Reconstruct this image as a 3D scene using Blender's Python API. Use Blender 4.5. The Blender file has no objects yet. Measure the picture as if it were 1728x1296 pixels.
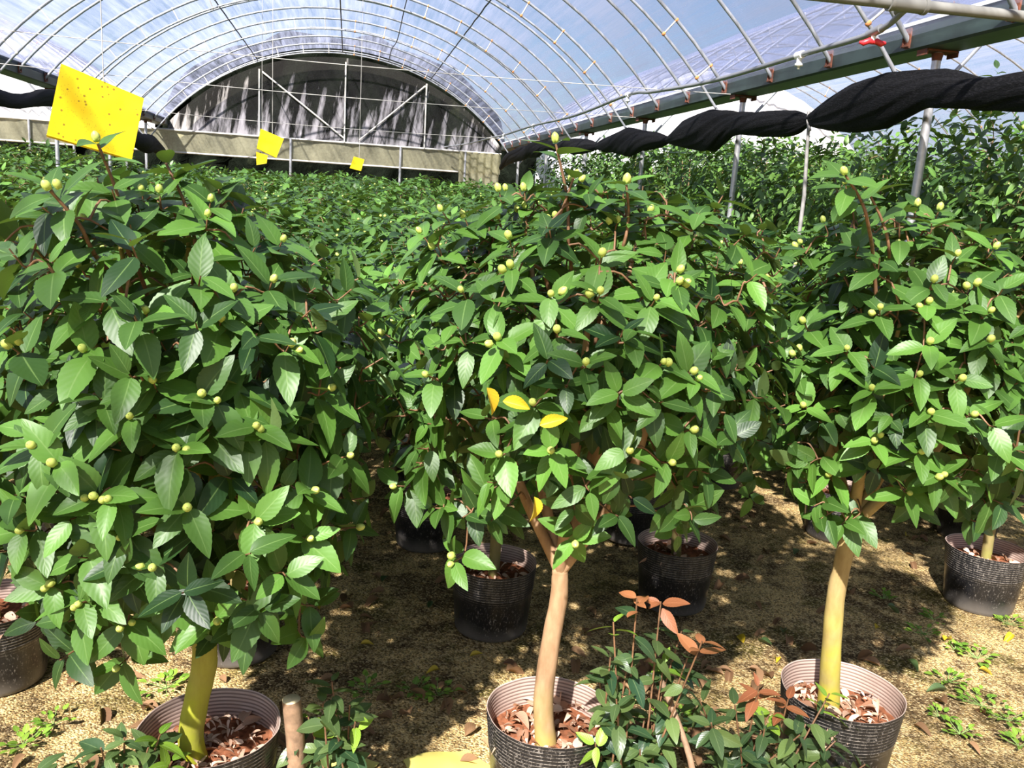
import bpy, math, random
import numpy as np
from mathutils import Vector, Matrix

C = bpy.context.scene
COL = C.collection
PI = math.pi

# ------------------------------------------------------------------ camera
FPX, PITCH, YAW, ROLL, CAMH = 1451.5, .2125, .1964, .0646, 1.65
def cam_axes():
    cy, sy = math.cos(YAW), math.sin(YAW)
    f = np.array([sy*math.cos(PITCH), cy*math.cos(PITCH), -math.sin(PITCH)])
    r = np.array([cy, -sy, 0.]); u = np.cross(r, f)
    return math.cos(ROLL)*r+math.sin(ROLL)*u, -math.sin(ROLL)*r+math.cos(ROLL)*u, f
AR, AU, AF = cam_axes()
cam_data = bpy.data.cameras.new('camera'); cam = bpy.data.objects.new('camera', cam_data); COL.objects.link(cam)
cam_data.sensor_width = 36; cam_data.lens = FPX/1728*36; cam_data.clip_start = .05; cam_data.clip_end = 300
m = Matrix.Identity(4)
for i in range(3):
    m[i][0] = AR[i]; m[i][1] = AU[i]; m[i][2] = -AF[i]
m[2][3] = CAMH
cam.matrix_world = m
C.camera = cam
EYE = np.array([0, 0, CAMH])
def ray(u, v): return AF+(u-864)/FPX*AR-(v-648)/FPX*AU
def at_y(u, v, y): d = ray(u, v); return EYE+d*(y/d[1])
def at_z(u, v, z): d = ray(u, v); return EYE+d*((z-CAMH)/d[2])
def at_x(u, v, x): d = ray(u, v); return EYE+d*(x/d[0])

# ------------------------------------------------------------------ light
SUN_EL, SUN_PHI = math.radians(43), math.radians(30)      # light travels towards +Y and a little towards +X
w = bpy.data.worlds.new('sky'); C.world = w; w.use_nodes = True
nt = w.node_tree; nt.nodes.clear()
sky = nt.nodes.new('ShaderNodeTexSky'); sky.sky_type = 'NISHITA'; sky.sun_disc = False
sky.sun_elevation = SUN_EL; sky.sun_rotation = math.radians(180+30); sky.air_density = 1.0; sky.dust_density = 1.5
bg = nt.nodes.new('ShaderNodeBackground'); bg.inputs['Strength'].default_value = .105
wo = nt.nodes.new('ShaderNodeOutputWorld')
nt.links.new(sky.outputs[0], bg.inputs[0]); nt.links.new(bg.outputs[0], wo.inputs[0])
sd = bpy.data.lights.new('sun', 'SUN'); sd.energy = 18.5; sd.angle = math.radians(.9); sd.color = (1, .93, .80)
so = bpy.data.objects.new('sun', sd); COL.objects.link(so)
ld = Vector((math.sin(SUN_PHI)*math.cos(SUN_EL), math.cos(SUN_PHI)*math.cos(SUN_EL), -math.sin(SUN_EL)))
so.rotation_euler = ld.to_track_quat('-Z', 'Y').to_euler()
vs = C.view_settings
vs.view_transform = 'Standard'; vs.look = 'None'; vs.gamma = 1; vs.use_curve_mapping = False; vs.exposure = 0.5
C.cycles.use_denoising = True
C.cycles.max_bounces = 8; C.cycles.diffuse_bounces = 4; C.cycles.glossy_bounces = 3; C.cycles.transmission_bounces = 6
C.cycles.transparent_max_bounces = 16; C.cycles.sample_clamp_indirect = 6
C.cycles.caustics_reflective = False; C.cycles.caustics_refractive = False

# ------------------------------------------------------------------ mesh helpers
rng = np.random.default_rng(7)
random.seed(7)
class MB:
    """collects quads/tris with material slots and an optional per-vertex vector attribute"""
    def __init__(s): s.v = []; s.f = []; s.m = []; s.a = []; s.n = 0
    def add(s, V, F, mat=0, A=None):
        V = np.asarray(V, float).reshape(-1, 3); F = np.asarray(F, int)
        if F.size == 0: return
        s.v.append(V); s.f.append((F+s.n, mat)); s.n += len(V)
        s.a.append(np.zeros((len(V), 3)) if A is None else np.asarray(A, float).reshape(-1, 3))
    def box(s, c, sz, mat=0, rot=None):
        hx, hy, hz = np.array(sz)/2
        V = np.array([[x, y, z] for x in (-hx, hx) for y in (-hy, hy) for z in (-hz, hz)])
        if rot is not None: V = V@np.array(rot).T
        s.add(V+np.array(c), [[0, 1, 3, 2], [4, 6, 7, 5], [0, 4, 5, 1], [2, 3, 7, 6], [0, 2, 6, 4], [1, 5, 7, 3]], mat)
    def tube(s, P, r, k=8, mat=0, caps=True):
        P = np.asarray(P, float); n = len(P); r = np.broadcast_to(np.asarray(r, float), (n,))
        T = np.gradient(P, axis=0); T /= np.linalg.norm(T, axis=1)[:, None]+1e-12
        up = np.array([0, 0, 1.]) if abs(T[0][2]) < .9 else np.array([1., 0, 0])
        N = np.cross(T[0], up); N /= np.linalg.norm(N); a = np.arange(k)/k*2*PI; V = []
        for i in range(n):
            N = N-T[i]*(N@T[i]); N /= np.linalg.norm(N)+1e-12; B = np.cross(T[i], N)
            V.append(P[i]+r[i]*(np.cos(a)[:, None]*N+np.sin(a)[:, None]*B))
        V = np.concatenate(V); F = []
        for i in range(n-1):
            for j in range(k):
                F.append([i*k+j, i*k+(j+1) % k, (i+1)*k+(j+1) % k, (i+1)*k+j])
        s.add(V, F, mat)
        if caps:
            for i in (0, n-1):
                c = P[i]; ring = V[i*k:(i+1)*k]; tri = [[j, (j+1) % k, k] for j in range(k)]
                s.add(np.vstack([ring, c]), tri, mat)
    def lathe(s, prof, k=32, c=(0, 0, 0), mat=0, wob=None):
        V = []; a = np.arange(k)/k*2*PI
        for r, z in prof:
            rr = r*(1 if wob is None else wob(a, z))
            V.append(np.stack([rr*np.cos(a)+c[0], rr*np.sin(a)+c[1], np.full(k, z+c[2])], 1))
        F = [[i*k+j, i*k+(j+1) % k, (i+1)*k+(j+1) % k, (i+1)*k+j] for i in range(len(prof)-1) for j in range(k)]
        s.add(np.concatenate(V), F, mat)
    def ball(s, c, r, k=10, mat=0, sc=(1, 1, 1), axis=None):
        n = max(4, k//2+1); V = []
        for i in range(n+1):
            t = PI*i/n
            for j in range(k):
                p = 2*PI*j/k; V.append([math.sin(t)*math.cos(p), math.sin(t)*math.sin(p), math.cos(t)])
        V = np.array(V)*np.array(sc)*r
        if axis is not None: V = V@frame(axis).T
        F = [[i*k+j, (i+1)*k+j, (i+1)*k+(j+1) % k, i*k+(j+1) % k] for i in range(n) for j in range(k)]
        s.add(V+np.array(c), F, mat)
    def mesh(s, name, mats, smooth=True, attr=False):
        me = bpy.data.meshes.new(name)
        V = np.concatenate(s.v)
        loops = np.concatenate([F.reshape(-1) for F, _ in s.f]); sizes = np.concatenate([np.full(len(F), F.shape[1]) for F, _ in s.f])
        mi = np.concatenate([np.full(len(F), q) for F, q in s.f])
        me.vertices.add(len(V)); me.vertices.foreach_set('co', V.astype(np.float32).ravel())
        me.loops.add(len(loops)); me.loops.foreach_set('vertex_index', loops.astype(np.int32))
        me.polygons.add(len(sizes)); st = np.concatenate([[0], np.cumsum(sizes)[:-1]])
        me.polygons.foreach_set('loop_start', st.astype(np.int32))
        try: me.polygons.foreach_set('loop_total', sizes.astype(np.int32))
        except Exception: pass
        me.polygons.foreach_set('material_index', mi.astype(np.int32))
        me.polygons.foreach_set('use_smooth', np.full(len(sizes), smooth))
        if attr:
            at = me.attributes.new('leafc', 'FLOAT_VECTOR', 'POINT'); at.data.foreach_set('vector', np.concatenate(s.a).astype(np.float32).ravel())
        for q in (mats if isinstance(mats, (list, tuple)) else [mats]): me.materials.append(q)
        me.update(); me.validate()
        return me
    def build(s, name, mats, parent=None, smooth=True, attr=False, loc=None):
        o = bpy.data.objects.new(name, s.mesh(name, mats, smooth, attr)); COL.objects.link(o)
        if parent is not None: o.parent = parent
        if loc is not None: o.location = loc
        return o
def frame(z):
    z = np.array(z, float); z /= np.linalg.norm(z); x = np.cross([0, 1, .1], z)
    if np.linalg.norm(x) < 1e-3: x = np.cross([1, 0, 0], z)
    x /= np.linalg.norm(x); return np.stack([x, np.cross(z, x), z], 1)
def nrm(a): a = np.asarray(a, float); return a/(np.linalg.norm(a, axis=-1, keepdims=True)+1e-12)
def smoothpath(pts, n=6):
    P = [np.array(p, float) for p in pts]; P = [2*P[0]-P[1]]+P+[2*P[-1]-P[-2]]; out = []
    for i in range(1, len(P)-2):
        for k in range(n):
            t = k/n; a, b, c, d = P[i-1:i+3]
            out.append(.5*((2*b)+(-a+c)*t+(2*a-5*b+4*c-d)*t*t+(-a+3*b-3*c+d)*t**3))
    out.append(P[-2]); return np.array(out)
def empty(name, loc=(0, 0, 0), label=None, cat=None, group=None):
    o = bpy.data.objects.new(name, None); COL.objects.link(o); o.location = loc; o.empty_display_size = .1
    return tag(o, label, cat, group)
def tag(o, label=None, cat=None, group=None, kind=None):
    if label: o['label'] = label
    if cat: o['category'] = cat
    if group: o['group'] = group
    if kind: o['kind'] = kind
    return o
def struct(o, label=None): o['kind'] = 'structure'; return tag(o, label) if label else o
def copy_tree(o, parent=None):
    c = o.copy(); COL.objects.link(c)
    if parent is not None: c.parent = parent
    for ch in list(KIDS.get(o.name, [])): copy_tree(ch, c)
    return c
KIDS = {}
def reg(o, *ch): KIDS.setdefault(o.name, []).extend(ch); return o
ORD = 'first second third fourth fifth sixth seventh eighth ninth tenth eleventh twelfth thirteenth fourteenth fifteenth sixteenth seventeenth eighteenth nineteenth twentieth twenty-first twenty-second twenty-third twenty-fourth twenty-fifth twenty-sixth twenty-seventh'.split()

# ------------------------------------------------------------------ materials
def newmat(name):
    mt = bpy.data.materials.new(name); mt.use_nodes = True; t = mt.node_tree; t.nodes.clear()
    out = t.nodes.new('ShaderNodeOutputMaterial'); return mt, t, out
def N(t, kind, **kw):
    n = t.nodes.new(kind)
    for k, v in kw.items():
        if k in n.inputs.keys(): n.inputs[k].default_value = v
        else: setattr(n, k, v)
    return n
def L(t, a, b): t.links.new(a, b)
def rgb(c): return (c[0], c[1], c[2], 1)
def ramp(t, fac, stops, interp='LINEAR'):
    r = t.nodes.new('ShaderNodeValToRGB'); r.color_ramp.interpolation = interp
    while len(r.color_ramp.elements) < len(stops): r.color_ramp.elements.new(.5)
    for e, (p, c) in zip(r.color_ramp.elements, stops): e.position = p; e.color = rgb(c)
    L(t, fac, r.inputs[0]); return r
def mix(t, fac, a, b):
    n = t.nodes.new('ShaderNodeMix'); n.data_type = 'RGBA'
    for s, v in ((n.inputs[0], fac), (n.inputs[6], a), (n.inputs[7], b)):
        if hasattr(v, 'links'): L(t, v, s)
        elif isinstance(v, (int, float)): s.default_value = v
        else: s.default_value = rgb(v)
    return n.outputs[2]
def math_n(t, op, a, b=0., c=0.):
    n = t.nodes.new('ShaderNodeMath'); n.operation = op
    for s, v in zip(n.inputs, (a, b, c)):
        if hasattr(v, 'links'): L(t, v, s)
        else: s.default_value = v
    return n.outputs[0]
def coords(t, scale=(1, 1, 1), obj=True):
    tc = t.nodes.new('ShaderNodeTexCoord'); mp = t.nodes.new('ShaderNodeMapping'); mp.inputs['Scale'].default_value = scale
    L(t, tc.outputs['Object' if obj else 'Generated'], mp.inputs[0]); return mp.outputs[0]
def noise(t, co, scale, detail=4., rough=.55):
    n = N(t, 'ShaderNodeTexNoise', Scale=scale, Detail=detail, Roughness=rough); L(t, co, n.inputs['Vector']); return n.outputs[0]
def bump(t, h, strength=.4, dist=.01):
    b = N(t, 'ShaderNodeBump', Strength=strength, Distance=dist); L(t, h, b.inputs['Height']); return b.outputs[0]
def simple(name, col, rough=.5, metal=0., var=.15, scale=20., bmp=.0, spec=.5, col2=None):
    mt, t, out = newmat(name); p = N(t, 'ShaderNodeBsdfPrincipled', Roughness=rough, Metallic=metal)
    p.inputs['Specular IOR Level'].default_value = spec
    co = coords(t); nz = noise(t, co, scale)
    c2 = col2 if col2 else tuple(max(0, x*(1-var*2)) for x in col)
    r = ramp(t, nz, [(.3, c2), (.65, col)]); L(t, r.outputs[0], p.inputs['Base Color'])
    if bmp: L(t, bump(t, nz, bmp, .005), p.inputs['Normal'])
    L(t, p.outputs[0], out.inputs[0]); return mt

def leaf_mat(name, dark, light, back, rough=.45, trans=.16, rib=(.30, .42, .12), spec=.42):
    mt, t, out = newmat(name); p = N(t, 'ShaderNodeBsdfPrincipled', Roughness=rough); p.inputs['Specular IOR Level'].default_value = spec
    at = N(t, 'ShaderNodeAttribute', attribute_name='leafc'); sp = t.nodes.new('ShaderNodeSeparateXYZ'); L(t, at.outputs['Vector'], sp.inputs[0])
    u, v, r = sp.outputs
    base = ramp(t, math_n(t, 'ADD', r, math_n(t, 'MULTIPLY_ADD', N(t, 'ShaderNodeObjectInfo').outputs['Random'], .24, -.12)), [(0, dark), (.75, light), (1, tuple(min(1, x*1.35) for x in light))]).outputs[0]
    au = math_n(t, 'ABSOLUTE', u)
    ribm = N(t, 'ShaderNodeMapRange'); L(t, au, ribm.inputs[0]); ribm.inputs[1].default_value = .015; ribm.inputs[2].default_value = .075; ribm.inputs[3].default_value = .5; ribm.inputs[4].default_value = 0
    c1 = mix(t, ribm.outputs[0], base, rib)
    geo = t.nodes.new('ShaderNodeNewGeometry')
    c2 = mix(t, geo.outputs['Backfacing'], c1, back)
    L(t, c2, p.inputs['Base Color'])
    # side veins as faint relief
    ph = math_n(t, 'SINE', math_n(t, 'MULTIPLY', math_n(t, 'SUBTRACT', v, math_n(t, 'MULTIPLY', au, .28)), 46.))
    L(t, bump(t, ph, .10, .0008), p.inputs['Normal'])
    rg = math_n(t, 'MULTIPLY_ADD', geo.outputs['Backfacing'], .3, rough); L(t, rg, p.inputs['Roughness'])
    tr = N(t, 'ShaderNodeBsdfTranslucent'); tc = mix(t, .5, base, (.30, .50, .05)); L(t, tc, tr.inputs[0])
    mx = t.nodes.new('ShaderNodeMixShader'); mx.inputs[0].default_value = trans
    L(t, p.outputs[0], mx.inputs[1]); L(t, tr.outputs[0], mx.inputs[2]); L(t, mx.outputs[0], out.inputs[0]); return mt
M_LEAF = leaf_mat('camellia_leaf', (.010, .034, .009), (.076, .172, .025), (.10, .165, .045), rib=(.17, .28, .08))
M_LEAF_R = leaf_mat('camellia_leaf_pale', (.020, .058, .015), (.105, .21, .036), (.13, .20, .06), rib=(.16, .27, .08))
M_YLEAF = leaf_mat('yellowed_leaf', (.44, .28, .015), (.58, .42, .025), (.6, .45, .05), rib=(.7, .6, .2))
M_SEED = leaf_mat('seedling_leaf', (.022, .058, .026), (.095, .145, .042), (.12, .16, .07), rib=(.18, .25, .1), rough=.36)
M_RED = leaf_mat('young_red_leaf', (.26, .085, .035), (.40, .16, .065), (.3, .12, .06), rib=(.6, .25, .12), rough=.5)
M_FRESH = leaf_mat('fresh_leaf', (.09, .20, .02), (.20, .33, .035), (.2, .3, .07), rib=(.4, .55, .2))
M_DRY = leaf_mat('dry_leaf', (.09, .04, .018), (.30, .18, .09), (.25, .15, .08), rough=.7, trans=.05, rib=(.3, .2, .1), spec=.2)
M_BUD = simple('bud', (.50, .60, .13), .45, var=.12, scale=60)
M_TWIG = simple('twig_bark', (.24, .125, .06), .6, var=.25, scale=60)
M_DRYWOOD = simple('dry_brown_bark', (.34, .215, .125), .75, var=.25, scale=30, bmp=.6)
M_CUT = simple('cut_wood', (.72, .62, .36), .7, var=.1, scale=40)
def bark(name, hi, lo, moss, zlo, zhi):
    mt, t, out = newmat(name); p = N(t, 'ShaderNodeBsdfPrincipled', Roughness=.65); p.inputs['Specular IOR Level'].default_value = .25
    co = coords(t, (1, 1, .35)); nz = noise(t, co, 40, 6); c = ramp(t, nz, [(.3, lo), (.62, hi)]).outputs[0]
    tc = t.nodes.new('ShaderNodeTexCoord'); sp = t.nodes.new('ShaderNodeSeparateXYZ'); L(t, tc.outputs['Object'], sp.inputs[0])
    mr = N(t, 'ShaderNodeMapRange'); L(t, sp.outputs[2], mr.inputs[0]); mr.inputs[1].default_value = zlo; mr.inputs[2].default_value = zhi; mr.inputs[3].default_value = 1; mr.inputs[4].default_value = 0
    nz2 = noise(t, coords(t), 9, 3); fm = math_n(t, 'MULTIPLY', mr.outputs[0], ramp(t, nz2, [(.35, (.3,)*3), (.6, (1,)*3)]).outputs[0])
    L(t, mix(t, fm, c, moss), p.inputs['Base Color']); L(t, bump(t, nz, .5, .003), p.inputs['Normal'])
    L(t, p.outputs[0], out.inputs[0]); return mt
M_BARK_TAN = bark('bark_tan', (.42, .27, .15), (.28, .165, .085), (.40, .32, .08), .22, .42)
M_BARK_MOSS = bark('bark_mossy', (.32, .28, .07), (.22, .18, .045), (.36, .40, .02), .3, .62)
M_BARK_YEL = bark('bark_yellow', (.40, .30, .13), (.30, .21, .085), (.50, .46, .03), .22, .62)
M_BARK = bark('bark_brown', (.24, .17, .085), (.14, .09, .045), (.22, .22, .05), .2, .5)

def pot_mats():
    mt, t, out = newmat('black_pot_plastic'); p = N(t, 'ShaderNodeBsdfPrincipled', Roughness=.32)
    co = coords(t, (1, 1, .5)); nz = noise(t, co, 160, 3, .7); n2 = noise(t, coords(t), 6, 3)
    m_ = math_n(t, 'MULTIPLY', ramp(t, nz, [(.57, (0,)*3), (.70, (1,)*3)]).outputs[0], ramp(t, n2, [(.3, (.15,)*3), (.7, (1,)*3)]).outputs[0])
    tc = t.nodes.new('ShaderNodeTexCoord'); sz = t.nodes.new('ShaderNodeSeparateXYZ'); L(t, tc.outputs['Object'], sz.inputs[0])
    st = math_n(t, 'SINE', math_n(t, 'MULTIPLY', sz.outputs[2], 2*PI/.0105)); st = ramp(t, math_n(t, 'MULTIPLY_ADD', st, .5, .5), [(.80, (0,)*3), (.95, (1,)*3)]).outputs[0]
    zt = ramp(t, sz.outputs[2], [(.15, (0,)*3), (.19, (1,)*3)]).outputs[0]; n3 = noise(t, coords(t, (1, 1, .2)), 90, 3, .7)
    dz = math_n(t, 'MULTIPLY', math_n(t, 'MULTIPLY', st, zt), ramp(t, n3, [(.42, (.1,)*3), (.6, (1,)*3)]).outputs[0])
    lowd = ramp(t, math_n(t, 'ADD', sz.outputs[2], math_n(t, 'MULTIPLY', n2, .10)), [(.06, (.35,)*3), (.13, (0,)*3)]).outputs[0]
    m_ = math_n(t, 'MAXIMUM', math_n(t, 'MAXIMUM', m_, dz), lowd)
    L(t, mix(t, m_, (.010, .010, .011), (.30, .27, .23)), p.inputs['Base Color'])
    L(t, math_n(t, 'MULTIPLY_ADD', m_, .4, .3), p.inputs['Roughness']); L(t, bump(t, n2, .3, .01), p.inputs['Normal'])
    L(t, p.outputs[0], out.inputs[0])
    mi, t, out = newmat('dusty_pot_lining'); p = N(t, 'ShaderNodeBsdfPrincipled', Roughness=.55)
    tc = t.nodes.new('ShaderNodeTexCoord'); sp = t.nodes.new('ShaderNodeSeparateXYZ'); L(t, tc.outputs['Object'], sp.inputs[0])
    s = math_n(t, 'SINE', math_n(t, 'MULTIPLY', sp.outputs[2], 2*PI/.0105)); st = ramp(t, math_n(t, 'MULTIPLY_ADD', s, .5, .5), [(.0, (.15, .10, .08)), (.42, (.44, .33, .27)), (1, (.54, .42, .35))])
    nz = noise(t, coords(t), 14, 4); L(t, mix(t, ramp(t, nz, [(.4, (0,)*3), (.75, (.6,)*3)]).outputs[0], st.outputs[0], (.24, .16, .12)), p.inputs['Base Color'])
    L(t, p.outputs[0], out.inputs[0]); return mt, mi
M_POT, M_POTIN = pot_mats()
M_SOIL = simple('red_soil', (.30, .115, .055), .9, var=.3, scale=45, bmp=.8, spec=.1)
M_CHIP = simple('leaf_chips', (.58, .40, .27), .8, var=.25, scale=25, spec=.1)
M_GALV = simple('galvanised_steel', (.52, .53, .54), .38, metal=.6, var=.12, scale=30)
M_HOOP = simple('hoop_steel', (.38, .40, .43), .4, metal=.35, var=.15, scale=12)
M_RUST = simple('rust', (.19, .06, .028), .85, var=.3, scale=40, col2=(.07, .035, .03))
M_ORANGE = simple('rusted_weld', (.72, .30, .10), .7, var=.2, scale=60)
M_GUTTER = simple('gutter_steel', (.032, .052, .046), .45, metal=.05, var=.3, scale=5)
M_EDGE = simple('white_film_fold', (.8, .82, .84), .5, var=.05)
M_RAIL = simple('rail_white', (.58, .56, .50), .5, var=.12, scale=10)
M_PVC = simple('grey_pvc', (.22, .23, .24), .35, var=.08, scale=10)
M_PVCB = simple('grey_beige_pvc', (.20, .20, .18), .45, var=.12, scale=4)
M_WHITEP = simple('white_plastic', (.85, .85, .83), .4, var=.03)
M_RED_P = simple('red_plastic', (.75, .03, .04), .35, var=.08)
M_WIRE = simple('wire', (.55, .53, .48), .5, var=.1)
M_CORD = simple('dark_cord', (.06, .065, .075), .6, var=.2)
M_TIE = simple('grey_stake', (.28, .27, .25), .6, var=.2)

def cloth_mat():
    mt, t, out = newmat('black_shade_net'); p = N(t, 'ShaderNodeBsdfPrincipled', Roughness=.75); p.inputs['Specular IOR Level'].default_value = .18
    co = coords(t, (1, .25, 1)); nz = noise(t, co, 150, 3, .7)
    L(t, ramp(t, nz, [(.5, (.0012, .0012, .0015)), (.75, (.014, .014, .016))]).outputs[0], p.inputs['Base Color'])
    L(t, bump(t, nz, 1., .008), p.inputs['Normal']); L(t, p.outputs[0], out.inputs[0]); return mt
M_CLOTH = cloth_mat()

def film_mat(name, white, tint, fac_lo, fac_hi, cs=(1.6, .10, 1.6), sc=2.2, tl_mix=.6):
    """thin cloudy polythene: part clear, part milky, milkiness in streaks along the bay"""
    mt, t, out = newmat(name)
    tr = N(t, 'ShaderNodeBsdfTransparent', Color=rgb(tint)); df = N(t, 'ShaderNodeBsdfDiffuse', Color=rgb(white)); tl = N(t, 'ShaderNodeBsdfTranslucent', Color=rgb(white)); gl = N(t, 'ShaderNodeBsdfGlossy', Roughness=.25)
    a = noise(t, coords(t, cs), sc, 6, .6); b = noise(t, coords(t, (.5, .5, .5)), 1.0, 3); c_ = noise(t, coords(t, (9, .35, 9)), 2.2, 4, .7)
    f = math_n(t, 'ADD', math_n(t, 'MULTIPLY', a, .42), math_n(t, 'MULTIPLY_ADD', b, .28, math_n(t, 'MULTIPLY', c_, .30)))
    mr = N(t, 'ShaderNodeMapRange'); L(t, f, mr.inputs[0]); mr.inputs[1].default_value = .40; mr.inputs[2].default_value = .60; mr.inputs[3].default_value = fac_lo; mr.inputs[4].default_value = fac_hi
    m1 = t.nodes.new('ShaderNodeMixShader'); m1.inputs[0].default_value = tl_mix; L(t, df.outputs[0], m1.inputs[1]); L(t, tl.outputs[0], m1.inputs[2])
    m2 = t.nodes.new('ShaderNodeMixShader'); L(t, mr.outputs[0], m2.inputs[0]); L(t, tr.outputs[0], m2.inputs[1]); L(t, m1.outputs[0], m2.inputs[2])
    m3 = t.nodes.new('ShaderNodeMixShader'); m3.inputs[0].default_value = .04; L(t, m2.outputs[0], m3.inputs[1]); L(t, gl.outputs[0], m3.inputs[2])
    L(t, m3.outputs[0], out.inputs[0]); return mt
M_FILM = film_mat('roof_film', (.30, .335, .50), (.80, .81, .92), .12, .75, (3.6, .13, 3.6), 2.0)
M_FILM_W = film_mat('white_gable_film', (.93, .93, .93), (.95, .95, .95), .9, 1.0, tl_mix=.12)
M_FILM_SIDE = film_mat('lower_wall_film', (.62, .60, .40), (.8, .8, .7), .35, .75, (1.5, 1, 1.5), 1.2)
def gable_mat():
    mt, t, out = newmat('gable_film_streaked')
    tc = t.nodes.new('ShaderNodeTexCoord'); sp = t.nodes.new('ShaderNodeSeparateXYZ'); L(t, tc.outputs['Object'], sp.inputs[0])
    sh = t.nodes.new('ShaderNodeCombineXYZ'); L(t, math_n(t, 'MULTIPLY_ADD', sp.outputs[2], -.16, sp.outputs[0]), sh.inputs[0]); L(t, math_n(t, 'MULTIPLY', sp.outputs[2], .16), sh.inputs[2])
    n1 = noise(t, sh.outputs[0], 4.5, 5, .6); n2 = noise(t, coords(t), .8, 2)
    hh = N(t, 'ShaderNodeMapRange'); L(t, sp.outputs[2], hh.inputs[0]); hh.inputs[1].default_value = 2.62; hh.inputs[2].default_value = 4.2; hh.inputs[3].default_value = .44; hh.inputs[4].default_value = .66
    d = math_n(t, 'SUBTRACT', math_n(t, 'MULTIPLY_ADD', n2, .1, math_n(t, 'SUBTRACT', n1, .05)), hh.outputs[0])
    mk = N(t, 'ShaderNodeMapRange'); L(t, d, mk.inputs[0]); mk.inputs[1].default_value = -.02; mk.inputs[2].default_value = .12; mk.inputs[3].default_value = .02; mk.inputs[4].default_value = .62
    tr = N(t, 'ShaderNodeBsdfTransparent', Color=(.75, .75, .75, 1)); df = N(t, 'ShaderNodeBsdfDiffuse', Color=(.46, .44, .46, 1))
    m2 = t.nodes.new('ShaderNodeMixShader'); L(t, mk.outputs[0], m2.inputs[0]); L(t, tr.outputs[0], m2.inputs[1]); L(t, df.outputs[0], m2.inputs[2]); L(t, m2.outputs[0], out.inputs[0]); return mt
M_GABLE = gable_mat()
def ground_mat():
    mt, t, out = newmat('sandy_ground'); p = N(t, 'ShaderNodeBsdfPrincipled', Roughness=.9); p.inputs['Specular IOR Level'].default_value = .15
    co = coords(t); big = noise(t, co, 1.7, 5, .6); mid = noise(t, co, 9, 5, .6); fine = noise(t, co, 130, 4, .7)
    vo = N(t, 'ShaderNodeTexVoronoi', Scale=140.); L(t, co, vo.inputs['Vector'])
    sand = ramp(t, fine, [(.33, (.12, .065, .02)), (.45, (.50, .325, .115)), (.58, (.84, .63, .29))]).outputs[0]
    dirt = ramp(t, fine, [(.38, (.018, .010, .005)), (.55, (.085, .045, .018)), (.66, (.34, .24, .12))]).outputs[0]
    moss = ramp(t, fine, [(.38, (.03, .028, .005)), (.6, (.17, .145, .025))]).outputs[0]
    c = mix(t, ramp(t, math_n(t, 'MULTIPLY_ADD', mid, .5, math_n(t, 'MULTIPLY', big, .5)), [(.47, (0,)*3), (.56, (.85,)*3)]).outputs[0], sand, dirt)
    b2 = noise(t, coords(t, (1, 1, 1.01)), 4.3, 4, .6)
    c = mix(t, ramp(t, b2, [(.52, (0,)*3), (.62, (.75,)*3)]).outputs[0], c, moss)
    vs_ = t.nodes.new('ShaderNodeSeparateXYZ'); L(t, vo.outputs['Color'], vs_.inputs[0])
    c = mix(t, ramp(t, vs_.outputs[0], [(.70, (0,)*3), (.78, (.55,)*3)]).outputs[0], c, (.80, .62, .32)); c = mix(t, ramp(t, vs_.outputs[1], [(.68, (0,)*3), (.8, (.6,)*3)]).outputs[0], c, (.035, .02, .01))
    L(t, c, p.inputs['Base Color'])
    h = math_n(t, 'ADD', math_n(t, 'MULTIPLY', fine, .6), math_n(t, 'MULTIPLY', vo.outputs['Distance'], -.6)); L(t, bump(t, h, 1., .012), p.inputs['Normal'])
    L(t, p.outputs[0], out.inputs[0]); return mt
M_GROUND = ground_mat()
def hill_mat():
    mt, t, out = newmat('dark_wood_hillside'); p = N(t, 'ShaderNodeBsdfPrincipled', Roughness=.9); p.inputs['Specular IOR Level'].default_value = .0
    n1 = noise(t, coords(t), 1.2, 8, .7); L(t, ramp(t, n1, [(.35, (.002, .0025, .002)), (.6, (.006, .008, .006)), (.75, (.022, .026, .016))]).outputs[0], p.inputs['Base Color'])
    L(t, bump(t, n1, 1, .3), p.inputs['Normal']); L(t, p.outputs[0], out.inputs[0]); return mt
M_HILL = hill_mat()
def card_mat():
    mt, t, out = newmat('yellow_sticky_card'); p = N(t, 'ShaderNodeBsdfPrincipled', Roughness=.35)
    co = coords(t); vo = N(t, 'ShaderNodeTexVoronoi', Scale=75.); L(t, co, vo.inputs['Vector']); v2 = N(t, 'ShaderNodeTexVoronoi', Scale=260.); L(t, co, v2.inputs['Vector'])
    nz = noise(t, co, 12, 2); sp = t.nodes.new('ShaderNodeSeparateXYZ'); L(t, vo.outputs['Color'], sp.inputs[0]); sp2 = t.nodes.new('ShaderNodeSeparateXYZ'); L(t, v2.outputs['Color'], sp2.inputs[0])
    k1 = math_n(t, 'MULTIPLY', math_n(t, 'LESS_THAN', vo.outputs['Distance'], .22), math_n(t, 'LESS_THAN', sp.outputs[0], .34))
    k2 = math_n(t, 'MULTIPLY', math_n(t, 'LESS_THAN', v2.outputs['Distance'], .3), math_n(t, 'LESS_THAN', sp2.outputs[0], .30))
    k = math_n(t, 'MAXIMUM', math_n(t, 'MULTIPLY', k1, .85), math_n(t, 'MULTIPLY', k2, .45))
    yl = ramp(t, nz, [(.3, (.82, .56, .006)), (.7, (.92, .74, .02))]).outputs[0]
    L(t, mix(t, k, yl, (.22, .13, .02)), p.inputs['Base Color'])
    tl = N(t, 'ShaderNodeBsdfTranslucent'); L(t, yl, tl.inputs[0]); m2 = t.nodes.new('ShaderNodeMixShader'); m2.inputs[0].default_value = .15
    L(t, p.outputs[0], m2.inputs[1]); L(t, tl.outputs[0], m2.inputs[2]); L(t, m2.outputs[0], out.inputs[0]); return mt
M_CARD = card_mat()

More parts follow.
